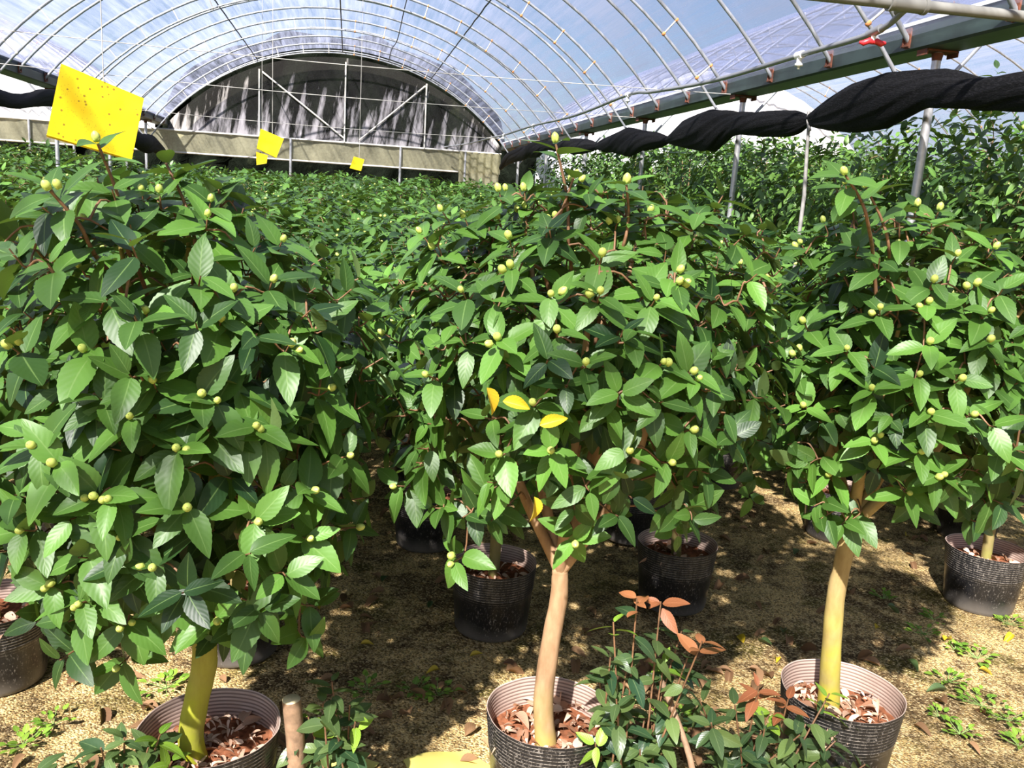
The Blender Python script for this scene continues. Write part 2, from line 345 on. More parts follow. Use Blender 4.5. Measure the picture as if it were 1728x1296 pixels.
# ------------------------------------------------------------------ setting: ground, hill
def fbm(x, y, seed=0):
    r = np.random.default_rng(seed); z = np.zeros_like(x)
    for k in range(14):
        f = 1.2*1.45**k; a = r.uniform(0, 2*PI); z = z+np.sin(x*f*math.cos(a)+y*f*math.sin(a)+r.uniform(0, 6.3))*(.9/f)
    return z
def ground_z(x, y): return .010*fbm(np.asarray(x, float), np.asarray(y, float), 3)
xs = np.concatenate([np.linspace(-24, -1.7, 40), np.linspace(-1.65, 4.2, 280), np.linspace(4.3, 24, 40)])
ys = np.concatenate([np.linspace(-10, 1.6, 16), np.linspace(1.65, 5.5, 220), np.linspace(5.6, 60, 60)])
GX, GY = np.meshgrid(xs, ys); GZ = ground_z(GX, GY); nx, ny = len(xs), len(ys)
idx = np.arange(nx*ny).reshape(ny, nx)
b = MB(); b.add(np.stack([GX, GY, GZ], -1).reshape(-1, 3), np.stack([idx[:-1, :-1], idx[:-1, 1:], idx[1:, 1:], idx[1:, :-1]], -1).reshape(-1, 4))
struct(b.build('floor', M_GROUND), 'sandy brown earth floor with moss and dry leaves')
b = MB(); hx = np.linspace(-16, 6, 90); hz = np.linspace(0, 1, 40); HX, HZ = np.meshgrid(hx, hz)
top = 3.2+2.75*np.sqrt(np.clip(1-((HX+.3)/4.75)**2, 0, 1))+.06*np.sin(HX*3.1)
HY = 25+.8*HZ+.25*np.sin(HX*2.3+HZ*9)+.2*np.sin(HX*5.1-HZ*17)
ii = np.arange(90*40).reshape(40, 90)
b.add(np.stack([HX, HY, HZ*top-.2], -1).reshape(-1, 3), np.stack([ii[:-1, :-1], ii[:-1, 1:], ii[1:, 1:], ii[1:, :-1]], -1).reshape(-1, 4))
struct(b.build('hillside', M_HILL), 'dark wooded hillside beyond the far gable')

# ------------------------------------------------------------------ greenhouse bays
XL, XR, ZG, PP, Y0, YB, RISE = -3.86, 3.43, 2.706, 2.742, 5.08, 20.3, 1.71
GW, GH = .26, .15                              # gutter width and height
YF = -6.0
HOOP_Y = [Y0+.12+PP/3*k for k in range(-9, 17)]
def arc(x0, x1, z0, rise, inset=0., n=33, a_ext=0.):
    a = (x1-x0)/2; R = (a*a+rise*rise)/(2*rise); zc = z0+rise-R; th = math.asin(a/R)+a_ext
    t = np.linspace(-th, th, n); return np.stack([(x0+x1)/2+(R-inset)*np.sin(t), zc+(R-inset)*np.cos(t)], 1)
ZS = ZG+.06
def bay(x0, x1, name, where, ys_, visible=True):
    A = arc(x0, x1, ZS+.04, RISE+.03, n=41); Yn = np.linspace(YF, YB-.35, 24); V = []
    for y in Yn: V.append(np.stack([A[:, 0], np.full(41, y), A[:, 1]+.012*np.sin(y*6.9)], 1))
    V = np.concatenate(V); q = np.arange(41*24).reshape(24, 41); b = MB()
    b.add(V, np.stack([q[:-1, :-1], q[:-1, 1:], q[1:, 1:], q[1:, :-1]], -1).reshape(-1, 4))
    struct(b.build(name, M_FILM), 'cloudy translucent film roof of '+where)
    nt_, ns_ = 0, 0
    for k, y in enumerate(ys_):
        n_back = len(ys_)-1-k
        P = arc(x0, x1, ZS, RISE); P3 = np.stack([P[:, 0], np.full(len(P), y), P[:, 1]], 1)
        if (k % 3) == 0:
            o = empty('double_hoop', (0, 0, 0), f'steel double hoop with struts over {where}, {ORD[n_back//3]} double one from the gable', 'roof hoop', 'double hoops over '+where)
            b = MB(); b.tube(P3, .017, 8); b.build('outer_pipe', M_HOOP, o)
            Q = arc(x0, x1, ZS, RISE, inset=.17, a_ext=.075); b = MB(); b.tube(np.stack([Q[:, 0], np.full(len(Q), y), Q[:, 1]], 1), .014, 8); b.build('inner_pipe', M_HOOP, o)
            Q2 = arc(x0, x1, ZS, RISE, inset=.17, n=33)
            for j in range(1, 33, 2):
                a_, b_ = np.array([P[j][0], y, P[j][1]]), np.array([Q2[j][0], y, Q2[j][1]])
                b = MB(); b.tube([a_, b_], .009, 6); 
                for e in (a_, b_): b.ball(e, .021, 8, 1)
                b.build('strut', [M_RAIL, M_ORANGE if P[j][0] > x0+3.6 else M_RAIL], o)
        else:
            b = MB(); b.tube(P3, .016, 8)
            o = b.build('single_hoop', M_HOOP)
            tag(o, f'single steel hoop over {where}, {ORD[min(n_back, 25)]} arch from the gable', 'roof hoop', 'single hoops over '+where)
HY_ = [y for y in HOOP_Y if y < YB-.2]
# keep the double hoops next to the posts
HY_ = HY_[0:]
bay(XL, XR, 'ceiling', 'the middle bay', HY_)
bay(XR+GW, XR+GW+7.29, 'ceiling_right', 'the right bay', [y for y in HY_ if y > 2.2])
bay(XL-GW-7.29, XL-GW, 'ceiling_left', 'the left bay', [y for y in HY_ if y > 7.7])

def gutter(x0, side, where):
    """folded steel gutter, x0 = inner edge"""
    o = empty('gutter_beam', (x0+side*GW/2, 0, ZG), f'long dark green-grey steel gutter beam {where}, rusty hoop brackets', 'gutter')
    c = x0+side*GW/2; h = GW/2; pr = [(-h, GH), (-h, .012), (-h+.02, 0), (h-.02, 0), (h, .012), (h, GH)]
    inn = [(x*.94, z+.006) for x, z in pr[::-1]]; pr = pr+inn; b = MB(); V = []
    for y in (YF, YB): V += [[x, y, z] for x, z in pr]
    n = len(pr); b.add(V, [[i, (i+1) % n, n+(i+1) % n, n+i] for i in range(n)]); b.build('channel', M_GUTTER, o, smooth=False)
    for s in (-1, 1):
        b = MB(); b.box((s*h, (YF+YB)/2, GH+.01), (.02, YB-YF, .022)); b.build('film_edge', M_EDGE, o, smooth=False)
    for y in HY_:
        if y < 3: continue
        for s in (-1, 1):
            b = MB(); b.box((s*(h+.006), y, GH*.52), (.012, .045, GH*.8)); b.box((s*(h+.012), y+.012, GH*.22), (.022, .07, .014)); b.box((s*(h+.014), y+.026, GH*.55), (.026, .008, GH*.7)); b.build('hoop_bracket', M_RUST, o, smooth=False)
gutter(XR, 1, 'on the posts right of the middle bay')
gutter(XL, -1, 'along the left side of the middle bay')
def post(x, y, label, grp):
    o = empty('steel_post', (x, y, 0), label, 'post', grp)
    b = MB(); b.tube([(0, 0, -.05), (0, 0, 1.4), (0, 0, ZG-.01)], .027, 14); b.build('pipe', M_GALV, o)
    b = MB(); b.box((0, 0, ZG-.006), (.22, .10, .010)); b.box((-.105, 0, ZG-.02), (.008, .10, .032)); b.box((.105, 0, ZG-.02), (.008, .10, .032)); b.build('cap_plate', M_RUST, o, smooth=False)
    b = MB(); b.lathe([(.028, ZG-.06), (.036, ZG-.016)], 14); b.build('weld_collar', M_RUST, o)
near = ['nearest galvanised post, its top behind the thickest swag of black netting', 'galvanised gutter post rising behind black netting, second nearest', 'galvanised gutter post third nearest along the netting', 'thin-looking galvanised post fourth along the netting', 'galvanised post fifth along the netting, close to the gable', 'last galvanised post before the gable under the right gutter']
for n in range(6): post(XR+GW/2, Y0+n*PP, near[n], 'gutter posts along the right side')
for n in range(2, 6): post(XL-GW/2, Y0+n*PP, f'galvanised post under the left gutter, {ORD[5-n]} from the far gable', 'gutter posts along the left side')

# far wall: film, rails, bars
ZR1, ZR2 = 2.62, 2.16
wb = empty('wall_back', (0, YB, 0)); struct(wb, 'streaked film gable of the middle bay')
A = arc(XL, XR, ZS, RISE-.06, n=41); b = MB(); V = []; F = []
for i, (x, z) in enumerate(A): V += [[x, 0, ZR1], [x, 0, max(z, ZR1+.01)]]
b.add(V, [[2*i, 2*i+2, 2*i+3, 2*i+1] for i in range(40)]); b.build('wall_film', M_GABLE, wb)
xs_ = np.linspace(XL-7.5, XR, 80); b = MB(); V = []
for x in xs_:
    for z in np.linspace(ZR2, ZR1, 5): V.append([x, .02*math.sin(x*7+z*3)+.015*math.sin(x*19), z])
b.add(V, [[5*i+j, 5*i+5+j, 5*i+6+j, 5*i+1+j] for i in range(79) for j in range(4)]); b.build('lower_film_band', M_FILM_SIDE, wb)
for z, r_ in ((ZR1, .022), (ZR2, .02)):
    b = MB(); b.tube([(XL-7.6, -.03, z), (0, -.03, z), (XR if z > 2.5 else 2.45, -.03, z)], r_, 8); b.build('rail', M_RAIL, wb)
bars = [((-1.96, ZR1), (-1.96, 4.02)), ((-.13, ZR1), (-.13, 4.32)), ((1.65, ZR1), (1.65, 4.02)), ((-1.9, 3.97), (-.12, 2.7)), ((1.62, 3.97), (.2, 2.7))]
for p, q in bars:
    b = MB(); b.tube([(p[0], -.05, p[1]), (q[0], -.05, q[1])], .018, 8); b.build('bar', M_RAIL, wb)
for x in (-7.9, -6.6, -5.74, -4.7, -1.29, 1.12, 2.6):
    b = MB(); b.tube([(x, -.05, -.05), (x, -.05, ZR1)], .028, 8); b.build('wall_post', M_GALV, wb)
# door curtain at the right corner of the far wall
b = MB(); V = []
for i in range(40):
    x = 2.46+i*.024
    for z in (2.62, 2.4, 2.0, 1.4, .9): V.append([x, -.06-.03*math.sin(i*.9), z])
b.add(V, [[5*i+j, 5*i+5+j, 5*i+6+j, 5*i+1+j] for i in range(39) for j in range(4)]); b.build('door_curtain_film', M_FILM_SIDE, wb)
# gables of the neighbouring bays: milky white film
def side_gable(x0, x1, name, zlow, label, pleat=.0, yb=YB):
    A = arc(x0, x1, ZS, RISE-.03, n=81); b = MB(); V = []
    for i, (x, z) in enumerate(A):
        for t_ in np.linspace(0, 1, 6): V.append([x, yb+.02+pleat*math.sin(x*22+3*math.sin(x*3)), zlow+(max(z, 2.7)-zlow)*t_])
    b.add(V, [[6*i+j, 6*i+6+j, 6*i+7+j, 6*i+1+j] for i in range(80) for j in range(5)]); struct(b.build(name, M_FILM_W), label)
side_gable(XR+GW, XR+GW+7.29, 'wall_right', .0, 'bright white film gable of the right bay', .02, 17.5)
side_gable(XL-GW-7.29, XL-GW, 'wall_left', ZR1, 'white pleated film gable of the left bay', .05)

# ------------------------------------------------------------------ roof cords and tie wires
def arcz(x, x0, x1, z0=ZS, rise=RISE, inset=0.):
    a = (x1-x0)/2; R = (a*a+rise*rise)/(2*rise); return z0+rise-R+math.sqrt(max(0, (R-inset)**2-(x-(x0+x1)/2)**2))
for x, lab in ((-1.93, 'dark cord running under the roof left of the ridge'), (-.2, 'dark cord running along the roof ridge'), (1.68, 'dark cord running under the roof right of the ridge')):
    z = arcz(x, XL, XR, inset=.025); b = MB(); b.tube([(x, y, z-.012*abs(math.sin(y*PI/.914))) for y in np.linspace(YF+.5, YB-.4, 80)], .011, 6); tag(b.build('roof_cord', M_CORD), lab, 'cord')
b = MB(); b.tube([(.75, y, arcz(.75, XL, XR, inset=.03)-.10-.08*math.sin(y*1.3)) for y in np.linspace(8, 19.5, 50)], .008, 6)
tag(b.build('loose_cord', M_CORD), 'loose sagging dark cord right of the ridge cord', 'cord')
for n in (1, 2, 4):
    y = Y0+n*PP; b = MB(); b.tube([(x, y, 2.71-.05*math.sin(PI*(x-XL)/(XR-XL))) for x in np.linspace(XL, XR, 20)], .0035, 6)
    tag(b.build('tie_wire', M_WIRE), f'thin pale wire stretched across the middle bay, {ORD[5-n]} wire from the gable', 'wire')

# ------------------------------------------------------------------ pipes
pp = [(1530, 15), (1475, 55), (1350, 93), (1200, 137), (1100, 155), (1060, 160), (970, 195), (900, 212), (850, 228)]
PT = [at_x(u, v, 2.62) for u, v in pp]+[at_x(830, 232, 2.62), at_y(792, 242, 19.2), at_y(750, 248, 19.9)]
o = empty('irrigation_pipe', tuple(PT[0]), 'thin grey plastic irrigation pipe snaking beside the right gutter, white sprinklers', 'pipe')
def loc(P): return np.array(P)-PT[0]
b = MB(); b.tube(loc(smoothpath(PT, 8)), .0155, 10); b.build('pipe_run', M_PVC, o)
for i in (2, 5, 7, 8):
    c = loc(PT[i]); b = MB(); b.tube([c+[0, -.035, 0], c+[0, .035, 0]], .023, 12); b.lathe([(.016, -.01), (.016, -.045), (.024, -.05), (.024, -.062), (.009, -.064), (.009, -.08), (.001, -.082)], 12, c); b.build('sprinkler', M_WHITEP, o)
c = loc(PT[1]); b = MB(); b.tube([c+[0, -.06, .01], c+[0, .05, -.003]], .022, 12); b.build('valve_body', M_PVC, o)
b = MB(); b.lathe([(.012, -.01), (.012, -.04)], 10, c); b.build('valve_stem', M_WHITEP, o)
b = MB()
for s in (-1, 1):
    q = c+np.array([0, 0, -.045]); b.tube([q, q+[.02*s, .0, .004], q+[.045*s, -.012*s, -.008], q+[.062*s, -.022*s, -.003]], [.013, .016, .015, .007], 10)
b.build('valve_handle', M_RED_P, o)
ym = PT[0][1]; zm = PT[0][2]
o = empty('supply_pipe', (2.62, ym, zm+.02), 'thick grey plastic supply pipe crossing overhead at the near end of the gutter', 'pipe')
b = MB(); b.tube([(x, 0, .0+.012*(x)) for x in np.linspace(-4.6, 3.2, 16)], .027, 14); b.build('pipe_run', M_PVCB, o)
b = MB(); b.tube([(-.09, 0, 0), (.09, 0, 0)], .036, 14); b.tube([(-.1, 0, 0), (-.08, 0, 0)], .040, 14); b.tube([(.08, 0, 0), (.1, 0, 0)], .040, 14); b.tube([(0, .0, -.01), (0, .07, -.02)], .024, 12); b.build('tee_fitting', M_PVCB, o)

# ------------------------------------------------------------------ black shade netting bundles
def netting(path, rad, twist, label, seed):
    P = smoothpath(path, 14); R = np.interp(np.linspace(0, len(rad)-1, len(P)), np.arange(len(rad)), rad)
    # refine
    k = 56; rr = np.random.default_rng(seed); ph = rr.uniform(0, 6.3, 6); b = MB(); T = nrm(np.gradient(P, axis=0)); s = np.concatenate([[0], np.cumsum(np.linalg.norm(np.diff(P, axis=0), axis=1))]); V = []
    for i in range(len(P)):
        side = nrm(np.cross(T[i], [0, 0, 1])); up = np.cross(side, T[i]); a = np.arange(k)/k*2*PI; tw = twist*s[i]+.5*math.sin(s[i]*2.1+ph[4])
        f = 1+.13*np.sin(2*(a-tw)+ph[0])+.07*np.abs(np.sin(2.5*(a-tw*.8)+ph[1]+.6*math.sin(s[i]*3)))+.035*np.sin(9*(a-tw)+ph[2]+.8*math.sin(s[i]*4))+.02*np.sin(17*(a-tw*.9)+ph[5]+s[i])+.04*np.sin(2*a+s[i]*2.9+ph[3])
        V.append(P[i]+R[i]*(f*np.cos(a))[:, None]*side*.75+R[i]*(f*np.sin(a))[:, None]*up)
    n = len(P); b.add(np.concatenate(V), [[i*k+j, i*k+(j+1) % k, (i+1)*k+(j+1) % k, (i+1)*k+j] for i in range(n-1) for j in range(k)])
    return tag(b.build('shade_netting', M_CLOTH), label, 'netting')
cl = [(1900, 120, 180), (1728, 126, 185), (1650, 130, 186), (1600, 122, 182), (1570, 122, 180), (1500, 128, 208), (1440, 150, 217), (1400, 172, 216), (1365, 195, 211), (1340, 190, 226), (1290, 188, 232), (1240, 191, 228), (1200, 192, 250), (1160, 205, 250), (1128, 230, 242), (1105, 222, 252), (1060, 221, 260), (1025, 231, 258), (1008, 241, 252), (990, 236, 258), (955, 236, 258), (925, 240, 252), (905, 240, 264), (880, 240, 264), (862, 238, 258), (858, 240, 275)]
CX = 3.30
path, rad = [np.array([CX, .2, 2.5]), np.array([CX, 1.8, 2.32])], [.12, .16]
for u, a, b_ in cl:
    p0, p1 = at_x(u, a, CX), at_x(u, b_, CX)
    if u < 860: p0, p1 = at_y(u, a, 18.5), at_y(u, b_, 18.5)
    path.append((p0+p1)/2); rad.append(np.linalg.norm(p1-p0)/2*.98)
path = path[:-3]+[np.array([CX, 17.6, 2.5]), np.array([CX, 18.6, 2.45]), np.array([CX-.02, 19.3, 2.3])]; rad = rad[:-3]+[.11, .1, .06]
def densify(path, rad, n=3):
    P, R = [], []
    for i in range(len(path)-1):
        for k in range(n): t = k/n; P.append(path[i]*(1-t)+path[i+1]*t); R.append(rad[i]*(1-t)+rad[i+1]*t)
    return P+[path[-1]], R+[rad[-1]]
netting(path, rad, 1.3, 'long twisted bundle of black shade netting hung in swags along the right gutter', 4)
lp = [np.array([-3.65, 7, 2.6]), at_x(0, 165, -3.65), at_x(90, 166, -3.65)]; lr = [.09, .075, .09]
lp += [np.array([-3.65, 14.4, 2.42]), at_x(240, 240, -3.65), at_x(258, 243, -3.65), at_x(275, 258, -3.65)]; lr += [.13, .15, .13, .1]
netting(lp, lr, 1.2, 'bundle of black shade netting along the left gutter, partly behind the large yellow card', 9)
o = empty('netting_stake', tuple(np.array(at_x(1362, 330, CX))*[1, 1, 0]), 'thin grey stake propping the black netting at its narrow tie', 'stake')
q = at_x(1365, 205, CX); q2 = at_x(1357, 330, CX); b = MB(); b.tube([(q2[0]-o.location[0], q2[1]-o.location[1], 0), q2-np.array(o.location), q-np.array(o.location)], [.016, .015, .012], 8); b.build('pole', M_TIE, o)
b = MB(); b.tube([q-np.array(o.location)+[-.01, -.05, -.07], q-np.array(o.location)+[-.02, -.02, 0], q-np.array(o.location)+[0, .02, .07]], .012, 6); b.build('tie_cord', M_TIE, o)

# ------------------------------------------------------------------ yellow sticky cards
def card(px, y, label, ztop, skew=0.):
    P = [at_y(u, v, y+dy) for (u, v), dy in zip(px, (0, skew, skew, 0))]
    c = sum(P)/4; o = empty('sticky_card', tuple(c), label, 'insect trap')
    Q = [p-c for p in P]; n = nrm(np.cross(Q[1]-Q[0], Q[3]-Q[0])); b = MB(); g = 10; V = []
    for s in (1, -1):
        for i in range(g+1):
            for j in range(g+1):
                a, b2 = i/g, j/g; p = (Q[0]*(1-a)+Q[1]*a)*(1-b2)+(Q[3]*(1-a)+Q[2]*a)*b2
                V.append(p+n*(.0006*s+.012*math.sin(PI*a)*np.linalg.norm(Q[1]-Q[0])*1.5))
    m_ = (g+1)**2; F = []
    for s in (0, 1):
        for i in range(g):
            for j in range(g):
                q = s*m_+i*(g+1)+j; F.append([q, q+g+1, q+g+2, q+1])
    b.add(V, F); b.build('card_sheet', M_CARD, o)
    d = Q[2]-Q[3]; b = MB(); b.tube([Q[3]-n*.002+(Q[0]-Q[3])*.03, Q[2]-n*.002+(Q[1]-Q[2])*.03], .0025, 6); b.build('bottom_lip', M_CARD, o)
    t = Q[0]*.5+Q[1]*.5; b = MB(); b.tube([t, t*1.0+[0, .0, .15], (t[0], t[1], ztop-c[2])], .0014 if y < 4 else .002, 5); b.build('hanging_string', M_WIRE, o)
card([(103, 107), (243, 166), (222, 272), (78, 231)], 2.5, 'large tilted yellow sticky card with insect specks hanging over the nearest bushes', arcz(-.65, XL, XR), .05)
card([(440, 217), (479, 234), (466, 267), (433, 251)], 7.0, 'tilted yellow sticky card hanging before the gable, upper of a pair', arcz(-.6, XL, XR), .03)
card([(432, 256), (452, 262), (450, 276), (433, 279)], 9.0, 'small yellow sticky card low behind the tilted mid-distance one', arcz(-.85, XL, XR))
card([(597, 264), (615, 269), (609, 289), (590, 284)], 9.0, 'small yellow sticky card hanging alone near the centre, low over bushes', arcz(.1, XL, XR))

# ------------------------------------------------------------------ leaves
def leaf_template(ns, rows, serr=0., tip=.12):
    """ns stations; returns verts (u across -1..1, v along 0..1) base shape and faces"""
    t = np.linspace(0, 1, ns); wd = np.sin(PI*np.clip(t, 0, 1)**.80)**.78; wd = wd*(1-.22*t)*1.08; wd[0] = .05; wd[-1] = .0
    if serr: wd = wd*(1+serr*np.where(np.arange(ns) % 2, 1, -1)*(t > .15)*(t < .95))
    us = np.linspace(-1, 1, rows); V = []; A = []
    for i in range(ns):
        for u in us: V.append([t[i], u*wd[i]*.5, 0]); A.append([u, t[i], 0])
    F = [[i*rows+j, (i+1)*rows+j, (i+1)*rows+j+1, i*rows+j+1] for i in range(ns-1) for j in range(rows-1)]
    return np.array(V), np.array(A), np.array(F)
TPL = {'hi': leaf_template(21, 5, .028), 'mid': leaf_template(9, 3, 0), 'lo': leaf_template(6, 3, 0)}
def add_leaves(b, O, D, Nn, Ln, Wd, rnd, tpl='hi', mat=0, curl=.20, fold=.13):
    V, A, F = TPL[tpl]; n = len(O)
    if n == 0: return
    D = nrm(D); Nn = nrm(Nn-D*np.sum(Nn*D, 1)[:, None]); S = np.cross(Nn, D); r = np.random.default_rng(n)
    cv = curl*r.uniform(.3, 1.6, n); fd = fold*r.uniform(.2, 1.5, n); sw = r.normal(0, .07, n); tw = r.normal(0, .18, n)
    x = V[None, :, 0]*np.ones((n, 1)); y = V[None, :, 1]*Wd[:, None]; 
    z = np.abs(y)*fd[:, None]*1.6-cv[:, None]*Ln[:, None]*x**2*1.0+tw[:, None]*y*x+.004*np.sin(V[None, :, 0]*11+r.uniform(0, 6, n)[:, None])*np.abs(A[None, :, 0])*Wd[:, None]*3
    X = x*Ln[:, None]; y = y+sw[:, None]*Ln[:, None]*x*x
    P = O[:, None, :]+X[..., None]*D[:, None, :]+y[..., None]*S[:, None, :]+z[..., None]*Nn[:, None, :]
    At = np.broadcast_to(A[None], (n,)+A.shape).copy(); At[..., 2] = rnd[:, None]
    FF = (F[None]+(np.arange(n)*len(V))[:, None, None]).reshape(-1, 4)
    b.add(P.reshape(-1, 3), FF, mat, At.reshape(-1, 3))

def cluster_leaves(b, tips, outs, rr, nl=(5, 8), size=(.078, .108), tpl='hi', mat=0, droop=.28, rb=0., aspect=.50, step=.011):
    O, D, Nn, Ln, Wd, Rn = [], [], [], [], [], []
    for p, o in zip(tips, outs):
        F = frame(o); k = rr.integers(*nl); a0 = rr.uniform(0, 6.3); base = rr.uniform(.15, .85)
        for i in range(k):
            a = a0+i*2.4+rr.normal(0, .25); rad = F[:, 0]*math.cos(a)+F[:, 1]*math.sin(a); sh = i/k
            d = rad+o*(.6-.6*sh+rr.normal(0, .2))+np.array([0, 0, -droop*rr.uniform(-.3, 1.5)])
            n = o*.9+np.array([0, 0, .85])+rad*.1+rr.normal(0, .27, 3)
            O.append(p-o*(step*i)+rad*.004); D.append(d); Nn.append(n)
            l = rr.uniform(*size)*(.72+.4*min(1, (i+1)/3)) ; Ln.append(l); Wd.append(l*rr.uniform(aspect*.88, aspect*1.15)); Rn.append(np.clip(base+rr.normal(0, .12)+rb, 0, 1))
    add_leaves(b, *[np.array(q) for q in (O, D, Nn, Ln, Wd, Rn)], tpl=tpl, mat=mat)

def ell_dirs(n, rr):
    i = np.arange(n)+.5; ph = np.arccos(1-2*i/n); th = PI*(1+5**.5)*i
    return np.stack([np.cos(th)*np.sin(ph), np.sin(th)*np.sin(ph), np.cos(ph)], 1)

def crown_points(cen, rad, n, rr, inner=.28, lump=.10):
    d = ell_dirs(n, rr)+rr.normal(0, .10, (n, 3)); d = nrm(d); d = d[d[:, 2] > -.88]
    ph = rr.uniform(0, 6.3, 4)
    f = 1+lump*np.sin(4*np.arctan2(d[:, 1], d[:, 0])+ph[0]+3*d[:, 2])+lump*np.sin(7*d[:, 2]+ph[1]+2*d[:, 0])
    f = f*(.90+.14*rr.random(len(d)))
    sq = 1+.16*(1-np.abs(np.abs(d[:, 2])-.7)/.7).clip(0)          # slightly boxy crown
    P = cen+d*rad*(f*sq)[:, None]; ni = int(n*inner); di = nrm(rr.normal(size=(ni, 3))); Pi = cen+di*rad*rr.uniform(.4, .82, ni)[:, None]
    P = np.vstack([P, Pi]); d = np.vstack([d, di])
    outs = nrm(d/rad*rad.mean()*np.array([1, 1, .75])+np.array([0, 0, .38])+rr.normal(0, .16, d.shape))
    return P, outs

def branches(b, fork, limbs, tips, outs, rr, r0=.011, tw=.0020, k=6, cutback=.085, maxn=None, lb=None):
    nodes = []
    for L_ in limbs:
        P = smoothpath([fork]+L_, 6); r = np.linspace(r0, .0045, len(P)); (lb or b).tube(P, r, max(k, 8 if lb else 6), caps=False); nodes += list(P[2:])
    nodes = np.array(nodes); order = np.argsort([np.min(np.sum((nodes-t)**2, 1)) for t in tips])
    if maxn: order = order[:maxn]
    for i in order:
        t, o = tips[i], outs[i]; d2 = np.sum((nodes-t)**2, 1)+np.clip(nodes[:, 2]-t[2], 0, None)**2*2; a = nodes[np.argmin(d2)]
        dist = np.linalg.norm(t-a); m1 = a*.55+t*.45+np.array([0, 0, .02])-o*min(cutback, dist*.3)*.5; m2 = t-o*min(cutback, dist*.4)
        P = smoothpath([a, m1, m2, t], 3); b.tube(P, np.linspace(tw*(1.0+dist*3.5), tw*.75, len(P)), k, caps=False)
        nodes = np.vstack([nodes, m1, m2])

def limb_set(fork, cen, rad, rr, n=5):
    out = []
    for i in range(n):
        a = i*2*PI/n+rr.uniform(-.4, .4); rr_ = .55 if i else .08
        e = cen+rad*np.array([math.cos(a)*rr_, math.sin(a)*rr_, rr.uniform(.25, .8) if i else .85])
        m1 = fork*.6+e*.4+np.array([math.cos(a), math.sin(a), 0])*.05; out.append([m1, fork*.25+e*.75, e])
    return out

def pot_parts(parent, rr, r=.172, h=.285, soil=.205, k=48, litter=True, tilt=0., reglist=None):
    ph = rr.uniform(0, 6.3, 3)
    def wob(a, z): return 1+.018*np.sin(2*a+ph[0])*(z/h)+.008*np.sin(5*a+ph[1])*(z/h)**2+.004*np.sin(11*a+ph[2])*(z/h)**3
    prof = [(r*.10, .0), (r*.78, 0), (r*.815, .006)]
    for z in np.linspace(.02, h*.62, 6): prof.append((r*(.82+.15*z/h), z))
    zz = np.arange(h*.62+.005, h, .0035)
    for i, z in enumerate(zz): prof.append((r*(.82+.15*z/h)+.0016*(1 if i % 3 == 0 else -.4), z))
    prof.append((r*.975, h)); b = MB(); b.lathe(prof, k, wob=wob)
    inn = [(r*.975, h), (r*.962, h)]
    zi = np.arange(h-.003, soil-.03, -.0035)
    for i, z in enumerate(zi): inn.append((r*(.806+.15*z/h)+.0012*(1 if i % 3 == 0 else -.4), z))
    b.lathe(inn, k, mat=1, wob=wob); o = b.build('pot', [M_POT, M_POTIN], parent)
    # soil disc
    b = MB(); rings = 12; V = [[0, 0, soil+.012]]; a = np.arange(k)/k*2*PI
    for i in range(1, rings+1):
        q = i/rings*r*.93*(.83+.15*soil/h)/.95; w_ = wob(a, soil) if i == rings else 1
        z = soil+.012*np.cos(i/rings*1.5)+rr.normal(0, .0035, k); V += np.stack([q*w_*np.cos(a), q*w_*np.sin(a), z], 1).tolist()
    F4 = [[1+i*k+j, 1+(i+1)*k+j, 1+(i+1)*k+(j+1) % k, 1+i*k+(j+1) % k] for i in range(rings-1) for j in range(k)]
    b.add(V, F4); b.add(V[:1+k], [[0, 1+j, 1+(j+1) % k] for j in range(k)]); s = b.build('soil', M_SOIL, parent); out = [o, s]
    if litter:
        b = MB(); n = litter; q = np.sqrt(rr.random(n))*r*.80; a = rr.uniform(0, 6.3, n); O = np.stack([q*np.cos(a), q*np.sin(a), np.full(n, soil+.02)+rr.random(n)*.012], 1)
        l = rr.uniform(.014, .034, n)*(1+1.1*(rr.random(n) > .8)); add_leaves(b, O, np.stack([rr.normal(size=n), rr.normal(size=n), rr.normal(0, .15, n)], 1), np.stack([rr.normal(0, .35, n), rr.normal(0, .35, n), np.ones(n)], 1), l, l*rr.uniform(.25, .6, n), rr.random(n), 'mid', curl=.5, fold=.5)
        lt = b.build('leaf_litter', M_CHIPLEAF, parent, attr=True); lt['kind'] = 'stuff'; out.append(lt)
    return out
M_CHIPLEAF = leaf_mat('bleached_leaf_litter', (.20, .09, .045), (.66, .47, .34), (.36, .23, .15), rough=.8, trans=.05, rib=(.55, .4, .3), spec=.15)

def bud_mesh(sc=1.):
    b = MB(); prof = [(.0004, -.002), (.0045, .0), (.0078, .004), (.0088, .009), (.0078, .0145), (.0045, .019), (.0008, .0215)]
    b.lathe([(r*sc, z*sc) for r, z in prof], 10); 
    for i in range(4):
        a = i*PI/2; b.ball((.0045*math.cos(a)*sc, .0045*math.sin(a)*sc, .006*sc), .0058*sc, 6, sc=(.8, .8, 1.25))
    return b.mesh('flower_bud', M_BUD)
BUD = bud_mesh(.95)

def place_buds(parent, tips, outs, rr, n_obj, extra=.35):
    out = []; lo = np.array(parent.location)
    pts = []
    for t, o in zip(tips, outs):
        pts.append((t, o))
        if rr.random() < extra: pts.append((t+frame(o)[:, 0]*rr.choice([-1, 1])*.016-o*.004, nrm(o+frame(o)[:, 0]*rr.normal(0, .5))))
    for t, o in pts[:n_obj]:
        q = bpy.data.objects.new('flower_bud', BUD); COL.objects.link(q); q.parent = parent; q.location = t+o*.004
        s = rr.uniform(.8, 1.12); q.scale = (s, s, s); q.rotation_euler = Vector(o).to_track_quat('Z', 'Y').to_euler(); out.append(q)
    return out

